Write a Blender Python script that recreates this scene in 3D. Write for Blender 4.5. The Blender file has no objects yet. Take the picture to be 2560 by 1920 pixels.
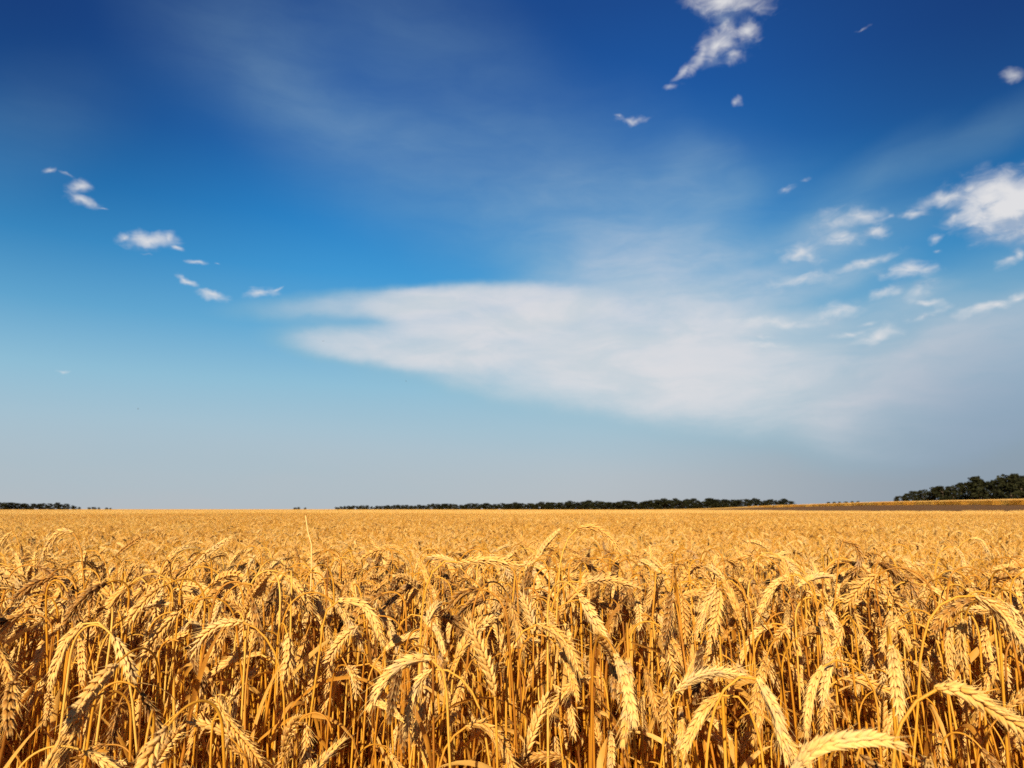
import bpy, math, random
import numpy as np
from mathutils import Vector

random.seed(11)
RNG = np.random.default_rng(11)
scene = bpy.context.scene
COL = scene.collection
R = math.radians

# ------------------------------------------------------------------ camera
F = 24.0 / 36.0 * 2560.0            # focal length in photo pixels
PITCH = math.atan(313.0 / F)        # the horizon lies 313 px under the middle
EYE = np.array([0.0, 0.0, 1.10])
cam_data = bpy.data.cameras.new("camera")
cam = bpy.data.objects.new("camera", cam_data)
COL.objects.link(cam)
cam.location = EYE
cam.rotation_euler = (math.pi / 2 + PITCH, 0, 0)
cam_data.sensor_width = 36
cam_data.lens = 24
cam_data.clip_start = 0.02
cam_data.clip_end = 20000
cam_data.dof.use_dof = True
cam_data.dof.focus_distance = 1.0
cam_data.dof.aperture_fstop = 11
scene.camera = cam


def ray(px, py):
    x = (px - 1280.0) / F
    v = -(py - 960.0) / F
    d = np.array([x, math.cos(PITCH) - v * math.sin(PITCH), math.sin(PITCH) + v * math.cos(PITCH)])
    return d / np.linalg.norm(d)


def project(p):
    q = np.asarray(p, float) - EYE
    zc = q[..., 1] * math.cos(PITCH) + q[..., 2] * math.sin(PITCH)
    yc = -q[..., 1] * math.sin(PITCH) + q[..., 2] * math.cos(PITCH)
    return 1280 + F * q[..., 0] / zc, 960 - F * yc / zc


# ------------------------------------------------------------------ light, sky, exposure
SUN_EL, SUN_AZ = 28.0, 193.0        # compass: 0 = the way the camera looks (+Y), clockwise
sun_dir = Vector((math.sin(R(SUN_AZ)) * math.cos(R(SUN_EL)),
                  math.cos(R(SUN_AZ)) * math.cos(R(SUN_EL)), math.sin(R(SUN_EL))))
sl = bpy.data.lights.new("sun", 'SUN')
sl.energy = 5.0
sl.angle = R(0.53)
sl.color = (1.0, 0.86, 0.63)
sun = bpy.data.objects.new("sun", sl)
sun.rotation_euler = sun_dir.to_track_quat('Z', 'Y').to_euler()
sun.location = (0, 0, 30)
COL.objects.link(sun)

scene.view_settings.view_transform = 'Standard'
scene.view_settings.look = 'None'
scene.view_settings.gamma = 1
EXPO = 0.84
scene.view_settings.exposure = EXPO
scene.render.engine = 'CYCLES'
scene.cycles.use_denoising = False
scene.cycles.max_bounces = 6
scene.cycles.diffuse_bounces = 4
scene.cycles.transmission_bounces = 4


def lin(r, g, b):
    def f(c):
        c /= 255.0
        return c / 12.92 if c <= 0.04045 else ((c + 0.055) / 1.055) ** 2.4
    return (f(r), f(g), f(b))


def az_el(px, py):
    d = ray(px, py)
    return math.degrees(math.atan2(d[0], d[1])), math.degrees(math.asin(d[2]))


class NT:
    """small helper that writes shader nodes"""
    def __init__(self, tree):
        self.t = tree

    def n(self, kind, **kw):
        nd = self.t.nodes.new(kind)
        for k, v in kw.items():
            setattr(nd, k, v)
        return nd

    def link(self, a, b):
        self.t.links.new(a, b)

    def put(self, sock, v):
        if isinstance(v, bpy.types.NodeSocket):
            self.link(v, sock)
        else:
            sock.default_value = v

    def math(self, op, a, b=0.0, clamp=False, c=None):
        nd = self.n('ShaderNodeMath', operation=op, use_clamp=clamp)
        self.put(nd.inputs[0], a)
        self.put(nd.inputs[1], b)
        if c is not None:
            self.put(nd.inputs[2], c)
        return nd.outputs[0]

    def vmath(self, op, a, b=None):
        nd = self.n('ShaderNodeVectorMath', operation=op)
        self.put(nd.inputs[0], a)
        if b is not None:
            self.put(nd.inputs[1], b)
        return nd.outputs['Value'] if op in ('LENGTH', 'DOT_PRODUCT') else nd.outputs[0]

    def rng(self, v, a, b, c=0.0, d=1.0, smooth=True):
        nd = self.n('ShaderNodeMapRange')
        nd.interpolation_type = 'SMOOTHSTEP' if smooth else 'LINEAR'
        self.put(nd.inputs['Value'], v)
        for k, x in zip(('From Min', 'From Max', 'To Min', 'To Max'), (a, b, c, d)):
            self.put(nd.inputs[k], x)
        return nd.outputs[0]

    def mixc(self, f, a, b, mode='MIX'):
        nd = self.n('ShaderNodeMix', data_type='RGBA', blend_type=mode)
        self.put(nd.inputs[0], f)
        for s, v in ((nd.inputs[6], a), (nd.inputs[7], b)):
            if isinstance(v, tuple) and len(v) == 3:
                v = v + (1.0,)
            self.put(s, v)
        return nd.outputs[2]

    def noise(self, vec, scale, detail=4.0, rough=0.5, dist=0.0):
        nd = self.n('ShaderNodeTexNoise')
        if vec is not None:
            self.put(nd.inputs['Vector'], vec)
        nd.inputs['Scale'].default_value = scale
        nd.inputs['Detail'].default_value = detail
        nd.inputs['Roughness'].default_value = rough
        nd.inputs['Distortion'].default_value = dist
        return nd

    def ramp(self, f, stops):
        nd = self.n('ShaderNodeValToRGB')
        e = nd.color_ramp.elements
        while len(e) < len(stops):
            e.new(0.5)
        for i, (p, c) in enumerate(stops):
            e[i].position = p
            e[i].color = tuple(c) + (1.0,)
        self.put(nd.inputs[0], f)
        return nd.outputs[0]

    def after(self, P, prev):
        """P unchanged, but computed only after prev: keeps the shader's working memory small"""
        if prev is None:
            return P
        nd = self.n('ShaderNodeVectorMath', operation='MULTIPLY_ADD')
        self.put(nd.inputs[0], prev)
        nd.inputs[1].default_value = (1e-12, 1e-12, 1e-12)
        self.put(nd.inputs[2], P)
        return nd.outputs[0]

    def blob(self, P, px, py, rx, ry, rot=0.0):
        """radius field (0 at the centre, 1 on the rim) of an elliptic cloud patch at a fixed compass
        direction and height in the sky; rot in degrees, clockwise as seen from the ground"""
        ca, ce = az_el(px, py)
        a = R(rot)
        ux, uy = az_el(px + 10 * math.cos(a), py + 10 * math.sin(a))
        vx, vy = az_el(px - 10 * math.sin(a), py + 10 * math.cos(a))
        ang = math.atan2(uy - ce, ux - ca)
        sx = math.hypot(ux - ca, uy - ce) / 10 * rx
        sy = math.hypot(vx - ca, vy - ce) / 10 * ry
        nd = self.n('ShaderNodeMapping', vector_type='TEXTURE')
        self.put(nd.inputs['Vector'], P)
        nd.inputs['Location'].default_value = (ca, ce, 0)
        nd.inputs['Rotation'].default_value = (0, 0, ang)
        nd.inputs['Scale'].default_value = (sx, sy, 1)
        return self.vmath('LENGTH', nd.outputs[0])


# thin high veil: x, y, rx, ry, rotation, strength
VEIL = [  # the last figure: how far from the centre the patch stays full (soft 0 .. crisp 1)
    (1220, 778, 345, 84, -2, .95, .55), (970, 762, 430, 48, -4, .70, .30), (1005, 872, 370, 66, 5, .80, .40),
    (1330, 900, 480, 150, 8, .58, .08), (1640, 960, 480, 150, 13, .62, .05), (1600, 840, 520, 220, 5, .45, .1),
    (1930, 960, 460, 160, 8, .50, .1), (2180, 900, 430, 190, -14, .48, .1), (2470, 850, 430, 250, -25, .34, .1), (2420, 965, 560, 190, -22, .42, .62),
    (1760, 1015, 520, 95, 13, .34, .0), (1080, 915, 400, 80, 9, .34, .05), (1400, 985, 460, 95, 8, .32, .0), (2080, 580, 160, 90, -15, .22, .1), (2150, 685, 210, 50, -15, .22, .1), (1950, 805, 240, 42, -3, .30, .1), (2290, 740, 150, 60, -20, .2, .1), (1350, 1080, 700, 90, 6, .10, .0), (1660, 720, 470, 180, -8, .42, .0), (2000, 800, 460, 150, -3, .25, .1),
    (1570, 640, 400, 120, -4, .22, .1), (1560, 450, 540, 290, 15, .105, .0), (1560, 570, 620, 210, -10, .15, .0), (1500, 840, 470, 140, 2, .42, .25), (1760, 880, 440, 160, 2, .34, .1),
    (1770, 440, 180, 140, 35, .10, .3), (2050, 640, 420, 130, -20, .24, .1), (1200, 470, 640, 240, 8, .15, .1),
    (570, 100, 420, 250, 35, .07, .0), (700, 190, 350, 220, 40, .07, .0), (880, 310, 400, 130, 18, .10, .0),
    (1060, 130, 480, 260, 20, .09, .1), (2400, 370, 480, 75, -24, .10, .1), (2130, 470, 320, 85, -32, .10, .1),
    (150, 1150, 900, 120, 2, .10, .1), (700, 1210, 1100, 110, 0, .14, .1), (60, 330, 400, 240, -20, .05, .1),
]
# small low clouds: x, y, rx, ry, rotation, weight
PUFF = [
    (1815, 5, 120, 48, 0, 1.1), (1815, 65, 55, 60, 0, .85), (1868, 78, 42, 52, 20, .95), (1800, 112, 80, 46, -35, 1.1),
    (1832, 140, 48, 30, -10, .9), (1755, 140, 75, 25, -50, .95), (1712, 172, 60, 15, -45, .75), (1675, 214, 36, 14, -10, .55),
    (1845, 251, 20, 22, 10, .75), (1585, 297, 60, 18, 0, .72), (1545, 288, 22, 10, 10, .5), (2535, 192, 52, 28, -5, .72),
    (118, 425, 36, 14, -20, .72), (165, 436, 40, 12, 25, .55), (200, 468, 44, 26, 0, .95), (212, 503, 52, 22, 18, .95),
    (255, 520, 30, 8, 5, .55),
    (308, 592, 36, 18, 5, .9), (375, 602, 78, 26, 0, 1.1), (420, 596, 36, 26, -40, .8), (438, 619, 34, 11, 8, .9),
    (500, 657, 42, 11, 8, .7), (545, 659, 16, 5, 8, .5), (468, 704, 48, 12, 26, .85), (530, 736, 56, 15, 14, 1.0),
    (650, 732, 56, 19, -6, .9), (690, 722, 30, 7, -20, .65), (155, 928, 34, 8, 3, .65), (370, 633, 30, 6, 5, .4),
    (2475, 500, 66, 52, 0, 1.35), (2480, 478, 50, 34, 0, 1.2), (2545, 520, 80, 62, 0, 1.45), (2500, 535, 88, 44, 5, 1.35),
    (2585, 510, 70, 80, 0, 1.3), (2525, 518, 105, 66, 0, 1.65),
    (2360, 500, 80, 20, -14, .9), (2290, 530, 52, 15, -10, .8), (2425, 475, 40, 26, 10, .85), (2385, 540, 22, 34, 25, .7),
    (2332, 598, 34, 15, -20, .6), (2346, 632, 24, 10, 0, .45),
    (2160, 542, 66, 24, -5, .85), (2105, 592, 66, 22, 6, .8), (2190, 576, 40, 22, 0, .75), (2000, 630, 60, 22, -8, .8),
    (2035, 640, 40, 26, 30, .6), (2090, 560, 110, 60, -20, .42), (2220, 540, 26, 14, 0, .5),
    (2275, 676, 74, 22, -4, .95), (2215, 728, 72, 17, -22, .75), (2298, 728, 62, 32, -30, .62), (2322, 756, 42, 12, 5, .75),
    (2160, 660, 120, 15, -18, .72), (2010, 700, 160, 26, -12, .55), (2090, 778, 84, 28, -12, .8), (1940, 808, 170, 16, 3, .72),
    (1910, 862, 90, 14, 0, .6), (1900, 838, 70, 10, 4, .5), (2195, 842, 66, 22, -14, .9), (2130, 838, 70, 13, -4, .65),
    (2170, 810, 34, 8, -12, .5), (2310, 790, 90, 13, -20, .62), (2470, 768, 110, 17, -14, .8), (2545, 742, 50, 18, -20, .8),
    (2530, 650, 60, 20, -25, .6), (2555, 632, 26, 26, 0, .7), (1965, 472, 32, 15, -20, .52), (2008, 456, 30, 8, -10, .42),
    (2155, 65, 60, 8, -30, .38),
]

world = bpy.data.worlds.new("World")
scene.world = world
world.use_nodes = True
wt = world.node_tree
wt.nodes.clear()
W = NT(wt)


def cloud_group():
    """node group: sky chart position (azimuth, elevation) -> density of the small clouds"""
    g = bpy.data.node_groups.new("small_clouds", 'ShaderNodeTree')
    g.interface.new_socket("P", in_out='INPUT', socket_type='NodeSocketVector')
    g.interface.new_socket("D", in_out='OUTPUT', socket_type='NodeSocketFloat')
    G = NT(g)
    gi, go = G.n('NodeGroupInput'), G.n('NodeGroupOutput')
    P0 = gi.outputs[0]
    wv = G.noise(P0, 0.55, 3.0, 0.55)
    off = G.vmath('MULTIPLY', G.vmath('SUBTRACT', wv.outputs['Color'], (.5, .5, .5)), (1.5, 1.1, 0))
    P = G.vmath('ADD', P0, off)
    m = None
    for (x, y, rx, ry, rot, w) in PUFF:
        w -= 0.10 if x < 1000 else 0.20 if y < 320 else 0.13 if x < 2400 else 0.0
        r = G.blob(G.after(P, m), x, y, rx * (.9 if x < 1000 else 1.2 if 1850 < x < 2400 and y > 400 else 1.0), ry * (.8 if x < 1000 else 1.3 if 1850 < x < 2400 and y > 400 else .95), rot)
        v = G.math('SUBTRACT', w + 0.1, r)
        m = v if m is None else G.math('SMOOTH_MAX', m, v, c=0.15)
    m = G.math('MAXIMUM', m, -0.6)
    st = G.vmath('MULTIPLY', P0, (0.75, 1.5, 1))
    n1 = G.noise(st, 0.85, 7.0, 0.56, 0.7)
    d = G.math('ADD', m, G.math('MULTIPLY', G.math('SUBTRACT', n1.outputs[0], 0.52), 1.3))
    G.link(d, go.inputs[0])
    return g


def build_world():
    tc = W.n('ShaderNodeTexCoord')
    sep = W.n('ShaderNodeSeparateXYZ')
    W.link(tc.outputs['Generated'], sep.inputs[0])
    az = W.math('MULTIPLY', W.math('ARCTAN2', sep.outputs[0], sep.outputs[1]), 180 / math.pi)
    el = W.math('MULTIPLY', W.math('ARCSINE', sep.outputs[2]), 180 / math.pi)
    cb = W.n('ShaderNodeCombineXYZ')
    W.link(az, cb.inputs[0])
    W.link(el, cb.inputs[1])
    P0 = cb.outputs[0]

    sky = W.n('ShaderNodeTexSky', sky_type='NISHITA', sun_disc=False)
    sky.sun_elevation = R(SUN_EL)
    sky.sun_rotation = R(SUN_AZ)
    sky.altitude = 100
    sky.air_density = 1.0
    sky.dust_density = 0.8
    sky.ozone_density = 2.5

    # clear-sky colour by height above the horizon, as deep as a polarised summer sky
    S = 0.1                         # strength of the background
    D = S * 2 ** EXPO               # so the colours below are the ones seen at this exposure
    stops = [(0, (181, 186, 192)), (2.5, (178, 187, 195)), (6.5, (163, 191, 206)), (10, (142, 189, 212)),
             (14.5, (98, 170, 212)), (19, (60, 150, 209)), (23, (38, 130, 198)), (28, (30, 104, 177)),
             (33, (24, 86, 160)), (39, (22, 71, 140)), (60, (16, 48, 104)), (90, (12, 38, 88))]
    f = W.math('DIVIDE', el, 90.0, clamp=True)
    grad = W.ramp(f, [(e / 90.0, lin(*c)) for e, c in stops])
    grad = W.vmath('SCALE', grad)
    grad.node.inputs['Scale'].default_value = 1 / D
    base = W.mixc(0.97, sky.outputs[0], grad)
    # lens vignetting put into the sky colour: deeper blue away from the middle
    side = W.rng(W.math('ABSOLUTE', az), 12, 42, 0.0, 1.0)
    high = W.rng(el, 8, 34)
    dark = W.math('MULTIPLY', side, high)
    base = W.mixc(W.math('MULTIPLY', dark, 0.70), base, tuple(c / D for c in lin(22, 46, 100)), 'MIX')
    lowside = W.math('MULTIPLY', W.rng(az, 4, 40, 0.0, 0.62), W.rng(el, 20, 1))
    base = W.mixc(lowside, base, tuple(c / D for c in lin(104, 128, 150)))
    clear = base
    # thin high veil
    wv = W.noise(P0, 0.075, 3.0, 0.5)
    wv2 = W.noise(P0, 0.35, 4.0, 0.55)
    o1 = W.vmath('MULTIPLY', W.vmath('SUBTRACT', wv.outputs['Color'], (.5, .5, .5)), (3.5, 1.8, 0))
    o2 = W.vmath('MULTIPLY', W.vmath('SUBTRACT', wv2.outputs['Color'], (.5, .5, .5)), (1.3, 0.7, 0))
    PV = W.vmath('ADD', W.vmath('ADD', P0, o1), o2)
    v = None
    for (x, y, rx, ry, rot, w, crisp) in VEIL:
        r = W.blob(W.after(PV, v), x, y, rx, ry, rot)
        b = W.rng(r, 1.04, crisp, 0.0, w)
        v = b if v is None else W.math('ADD', v, b)
    fib = W.noise(W.vmath('MULTIPLY', PV, (0.28, 1.0, 1)), 0.5, 6.0, 0.6, 0.4)
    fibm = W.rng(fib.outputs[0], 0.25, 0.75, 0.70, 1.22, smooth=False)
    v = W.math('MULTIPLY', v, fibm)
    # soft shoulder so the thick part does not clip
    vv = W.math('SUBTRACT', 1.0, W.math('POWER', 2.718, W.math('MULTIPLY', v, -1.55)))
    body = W.noise(W.vmath('MULTIPLY', PV, (0.10, 0.30, 1)), 0.9, 6.0, 0.58, 0.5)
    lum = W.math('MULTIPLY', W.rng(vv, 0.15, 0.95), W.rng(body.outputs[0], .36, .62, .70, 1.0))
    vcol = W.mixc(lum, tuple(c / D for c in lin(150, 188, 204)), tuple(c / D for c in lin(222, 221, 224)))
    grey = W.math('MULTIPLY', W.rng(az, 19, 38), W.rng(el, 19, 5, 0, .92))
    vcol = W.mixc(grey, vcol, tuple(c / D for c in lin(144, 163, 188)))
    base = W.mixc(vv, base, vcol)

    # small clouds
    g = cloud_group()

    def dens(P):
        nd = W.n('ShaderNodeGroup')
        nd.node_tree = g
        W.link(P, nd.inputs[0])
        return nd.outputs[0]
    d0 = dens(P0)
    d1 = dens(W.vmath('ADD', P0, (-0.1, 1.0, 0)))
    alpha = W.rng(d0, -0.25, 1.35, 0, 0.95)
    lit = W.rng(W.math('SUBTRACT', d0, d1), -0.60, 0.25)
    ccol = W.mixc(lit, tuple(c / D for c in lin(166, 181, 202)), tuple(c / D for c in lin(228, 227, 228)))
    base = W.mixc(alpha, base, ccol)

    # the rest of the sky is clear: clouds stand only over the northern half
    bgs = []
    for c in (clear, base):
        bg = W.n('ShaderNodeBackground')
        W.link(c, bg.inputs['Color'])
        bg.inputs['Strength'].default_value = S
        bgs.append(bg.outputs[0])
    front = W.math('MULTIPLY', W.math('LESS_THAN', W.math('ABSOLUTE', az), 75), W.math('LESS_THAN', el, 68))
    front = W.math('MULTIPLY', front, W.math('GREATER_THAN', el, -0.5))
    mx = W.n('ShaderNodeMixShader')
    W.link(front, mx.inputs[0])
    W.link(bgs[0], mx.inputs[1])
    W.link(bgs[1], mx.inputs[2])
    out = W.n('ShaderNodeOutputWorld')
    W.link(mx.outputs[0], out.inputs['Surface'])
    world.cycles.sampling_method = 'MANUAL'
    world.cycles.sample_map_resolution = 512


build_world()


# ------------------------------------------------------------------ helpers
def tag(o, label=None, cat=None, group=None, kind=None):
    if label:
        o["label"] = label
    if cat:
        o["category"] = cat
    if group:
        o["group"] = group
    if kind:
        o["kind"] = kind
    return o


def sstep(a, b, x):
    t = np.clip((np.asarray(x, float) - a) / (b - a), 0, 1)
    return t * t * (3 - 2 * t)


class Geo:
    """collects quads (numpy) with a material index and two vertex attributes"""
    def __init__(self):
        self.v, self.q, self.m, self.tint, self.tip = [], [], [], [], []
        self.n = 0

    def add(self, v, q, mat=0, tint=0.5, tip=0.5):
        v = np.asarray(v, float).reshape(-1, 3)
        q = np.asarray(q, int).reshape(-1, 4)
        self.v.append(v)
        self.q.append(q + self.n)
        self.m.append(np.full(len(q), mat))
        self.tint.append(np.broadcast_to(np.asarray(tint, float), (len(v),)).copy())
        self.tip.append(np.broadcast_to(np.asarray(tip, float), (len(v),)).copy())
        self.n += len(v)

    def arrays(self):
        return (np.concatenate(self.v), np.concatenate(self.q), np.concatenate(self.m),
                np.concatenate(self.tint), np.concatenate(self.tip))

    def merged(self, other, rot=0.0, scale=1.0, move=(0, 0, 0), dtint=0.0, tilt=(0.0, 0.0)):
        v, q, m, ti, tp = other
        c, s = math.cos(rot), math.sin(rot)
        w = v * scale
        w = np.stack([c * w[:, 0] - s * w[:, 1], s * w[:, 0] + c * w[:, 1], w[:, 2]], 1)
        w[:, 0] += w[:, 2] * tilt[0]
        w[:, 1] += w[:, 2] * tilt[1]
        self.v.append(w + np.asarray(move, float))
        self.q.append(q + self.n)
        self.m.append(m)
        self.tint.append(np.clip(ti + dtint, 0, 1))
        self.tip.append(tp)
        self.n += len(v)

    def mesh(self, name, mats, smooth=True):
        v, q, m, ti, tp = self.arrays()
        return mesh_from(name, v, q, m, {'tint': ti, 'tip': tp}, mats, smooth)


def mesh_from(name, v, q, m=None, attrs=None, mats=(), smooth=True):
    me = bpy.data.meshes.new(name)
    me.vertices.add(len(v))
    me.vertices.foreach_set('co', np.ascontiguousarray(v, np.float32).ravel())
    if len(q):
        me.loops.add(q.size)
        me.loops.foreach_set('vertex_index', np.ascontiguousarray(q, np.int32).ravel())
        me.polygons.add(len(q))
        me.polygons.foreach_set('loop_start', np.arange(0, q.size, q.shape[1], dtype=np.int32))
    for mt in mats:
        me.materials.append(mt)
    if m is not None and len(q):
        me.polygons.foreach_set('material_index', np.ascontiguousarray(m, np.int32))
    me.update(calc_edges=True)
    me.polygons.foreach_set('use_smooth', np.full(len(q), smooth))
    for k, a in (attrs or {}).items():
        a = np.asarray(a)
        kind = 'INT' if a.dtype.kind == 'i' else ('FLOAT_VECTOR' if a.ndim == 2 else 'FLOAT')
        at = me.attributes.new(k, kind, 'POINT')
        at.data.foreach_set('vector' if a.ndim == 2 else 'value', np.ascontiguousarray(
            a, np.int32 if kind == 'INT' else np.float32).ravel())
    me.validate()
    return me


def link(name, data, parent=None, loc=None):
    o = bpy.data.objects.new(name, data)
    COL.objects.link(o)
    if loc is not None:
        o.location = loc
    if parent is not None:
        o.parent = parent
    return o


def unit(a):
    return a / np.maximum(np.linalg.norm(a, axis=-1, keepdims=True), 1e-9)


def frames(pts, n0=None):
    """tangent, normal, binormal along a polyline (parallel transport)"""
    pts = np.asarray(pts, float)
    T = unit(np.gradient(pts, axis=0))
    if n0 is None:
        n0 = np.array([0.0, 1.0, 0.0]) if abs(T[0][1]) < 0.9 else np.array([1.0, 0, 0])
    N = np.zeros_like(T)
    n = n0
    for i in range(len(pts)):
        n = n - T[i] * np.dot(n, T[i])
        n = n / max(np.linalg.norm(n), 1e-9)
        N[i] = n
    return T, N, np.cross(T, N)


def tube(geo, pts, rad, k=6, mat=0, tint=0.5, tip=None):
    pts = np.asarray(pts, float)
    n = len(pts)
    rad = np.broadcast_to(np.asarray(rad, float), (n,))
    T, N, B = frames(pts)
    a = np.arange(k) * 2 * math.pi / k
    ring = N[:, None, :] * np.cos(a)[None, :, None] + B[:, None, :] * np.sin(a)[None, :, None]
    v = pts[:, None, :] + ring * rad[:, None, None]
    i, j = np.meshgrid(np.arange(n - 1), np.arange(k), indexing='ij')
    j2 = (j + 1) % k
    q = np.stack([i * k + j, i * k + j2, (i + 1) * k + j2, (i + 1) * k + j], -1).reshape(-1, 4)
    tp = np.linspace(0, 1, n) if tip is None else np.broadcast_to(tip, (n,))
    geo.add(v, q, mat, tint, np.repeat(tp, k))


def drops(geo, base, T, U, S, L, wid, thk, k, us, rs, bend=0.0, mat=0, tint=0.5):
    """many pointed husks at once: base (n,3), axes T along, U outward, S sideways"""
    n = len(base)
    us, rs = np.asarray(us, float), np.asarray(rs, float)
    a = np.arange(k) * 2 * math.pi / k + (math.pi / k)
    L, wid, thk = [np.broadcast_to(np.asarray(x, float), (n,)) for x in (L, wid, thk)]
    bend = np.broadcast_to(np.asarray(bend, float), (n,))
    ctr = base[:, None, :] + T[:, None, :] * (us[None, :, None] * L[:, None, None]) \
        + U[:, None, :] * ((us[None, :] ** 2 - 0.9 * us[None, :]) * (bend * L)[:, None])[:, :, None]
    ca, sa = np.cos(a), np.sin(a)
    v = ctr[:, :, None, :] \
        + S[:, None, None, :] * (rs[None, :, None] * ca[None, None, :] * wid[:, None, None])[..., None] \
        + U[:, None, None, :] * (rs[None, :, None] * sa[None, None, :] * thk[:, None, None])[..., None]
    m = len(us)
    ii, i, j = np.meshgrid(np.arange(n), np.arange(m - 1), np.arange(k), indexing='ij')
    j2 = (j + 1) % k
    o = ii * m * k
    q = np.stack([o + i * k + j, o + i * k + j2, o + (i + 1) * k + j2, o + (i + 1) * k + j], -1).reshape(-1, 4)
    tp = np.broadcast_to(np.clip(us, 0, 1)[None, :, None], (n, m, k)).ravel()
    tt = np.repeat(np.broadcast_to(np.asarray(tint, float), (n,)), m * k)
    geo.add(v.reshape(-1, 3), q, mat, tt, tp)


def resample(pts, n):
    """Catmull-Rom through the points, then n points evenly spaced along it"""
    p = np.asarray(pts, float)
    if len(p) > 2:
        e = np.concatenate([[2 * p[0] - p[1]], p, [2 * p[-1] - p[-2]]])
        out = []
        for i in range(1, len(e) - 2):
            t = np.linspace(0, 1, 14, endpoint=False)[:, None]
            a, b, c, d = e[i - 1], e[i], e[i + 1], e[i + 2]
            out.append(0.5 * (2 * b + (c - a) * t + (2 * a - 5 * b + 4 * c - d) * t ** 2 + (3 * b - a - 3 * c + d) * t ** 3))
        p = np.concatenate(out + [p[-1:]])
    s = np.concatenate([[0], np.cumsum(np.linalg.norm(np.diff(p, axis=0), axis=1))])
    x = np.linspace(0, s[-1], n)
    return np.stack([np.interp(x, s, p[:, i]) for i in range(3)], 1)


# ------------------------------------------------------------------ materials
def mat_new(name):
    m = bpy.data.materials.new(name)
    m.use_nodes = True
    m.node_tree.nodes.clear()
    return m, NT(m.node_tree)


def plant_mat(name, stops, tipcol, tipmix, trans, rough, nscale, namp, spec=0.3, grey=0.0):
    """dry straw: colour by the tint of the plant, paler towards husk tips, a little light coming through"""
    m, N = mat_new(name)
    at = N.n('ShaderNodeAttribute', attribute_name='tint')
    tp = N.n('ShaderNodeAttribute', attribute_name='tip')
    oi = N.n('ShaderNodeObjectInfo')
    f = N.math('ADD', at.outputs['Fac'], N.math('MULTIPLY', N.math('SUBTRACT', oi.outputs['Random'], 0.5), 0.34), clamp=True)
    tc = N.n('ShaderNodeTexCoord')
    nz = N.noise(tc.outputs['Object'], nscale, 3.0, 0.6)
    f = N.math('ADD', f, N.math('MULTIPLY', N.math('SUBTRACT', nz.outputs[0], 0.5), namp), clamp=True)
    geo = N.n('ShaderNodeNewGeometry')
    slow = N.noise(N.vmath('MULTIPLY', geo.outputs['Position'], (.10, .045, .0)), 1.0, 4.0, .6)
    f = N.math('ADD', f, N.math('MULTIPLY', N.math('SUBTRACT', slow.outputs[0], .5), .55), clamp=True)
    c = N.ramp(f, stops)
    c = N.mixc(N.math('MULTIPLY', N.rng(tp.outputs['Fac'], 0.35, 1.0), tipmix), c, tipcol)
    if grey:
        # weathered, bleached patches on some of the ears
        wn = N.noise(tc.outputs['Object'], 38.0, 3.0, 0.6)
        some = N.rng(oi.outputs['Random'], .45, .95)
        c = N.mixc(N.math('MULTIPLY', N.math('MULTIPLY', N.rng(wn.outputs[0], .46, .66), some), grey), c, (0.40, 0.30, 0.19))
    p = N.n('ShaderNodeBsdfPrincipled')
    N.link(c, p.inputs['Base Color'])
    p.inputs['Roughness'].default_value = rough
    p.inputs['Specular IOR Level'].default_value = spec
    t = N.n('ShaderNodeBsdfTranslucent')
    N.link(N.mixc(0.6, c, (0.80, 0.33, 0.03)), t.inputs['Color'])
    mx = N.n('ShaderNodeMixShader')
    mx.inputs[0].default_value = trans
    N.link(p.outputs[0], mx.inputs[1])
    N.link(t.outputs[0], mx.inputs[2])
    o = N.n('ShaderNodeOutputMaterial')
    N.link(mx.outputs[0], o.inputs['Surface'])
    return m


M_EAR = plant_mat("wheat_ear", [(0.0, (0.11, 0.042, 0.011)), (0.22, (0.34, 0.145, 0.026)), (0.5, (0.66, 0.345, 0.070)), (1.0, (0.80, 0.535, 0.185))],
                  (0.85, 0.56, 0.22), 0.45, 0.20, 0.8, 260.0, 0.6, 0.15, 0.6)
M_STEM = plant_mat("wheat_stem", [(0.0, (0.20, 0.060, 0.004)), (0.3, (0.48, 0.180, 0.007)), (0.65, (0.66, 0.315, 0.015)), (1.0, (0.76, 0.49, 0.10))],
                   (0.76, 0.42, 0.06), 0.3, 0.30, 0.6, 26.0, 0.5, 0.4)
M_LEAF = plant_mat("wheat_leaf", [(0.0, (0.26, 0.09, 0.010)), (0.4, (0.58, 0.26, 0.025)), (1.0, (0.76, 0.48, 0.13))],
                   (0.6, 0.38, 0.12), 0.3, 0.38, 0.6, 30.0, 0.6)
WHEAT = [M_EAR, M_STEM, M_LEAF]

# ------------------------------------------------------------------ terrain
T_PX = np.array([(px - 1280.0) / F / (math.cos(PITCH) + 313 / F * math.sin(PITCH)) for px in (1500, 1620, 1720, 1950, 2200, 2400, 2560)])
Y_IN = np.array([700, 420, 260, 134, 74, 69, 67.0])
Y_OUT = np.array([1200, 720, 450, 290, 178, 128, 104.0])
E_PX = np.array([0, 1.0, 3.0, 9.5, 17.5, 21.5, 24.5])


def strip_edges(x, y):
    t = np.asarray(x, float) / np.maximum(np.asarray(y, float), 1e-3)
    return np.interp(t, T_PX, Y_IN), np.interp(t, T_PX, Y_OUT), np.interp(t, T_PX, E_PX), t


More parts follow.
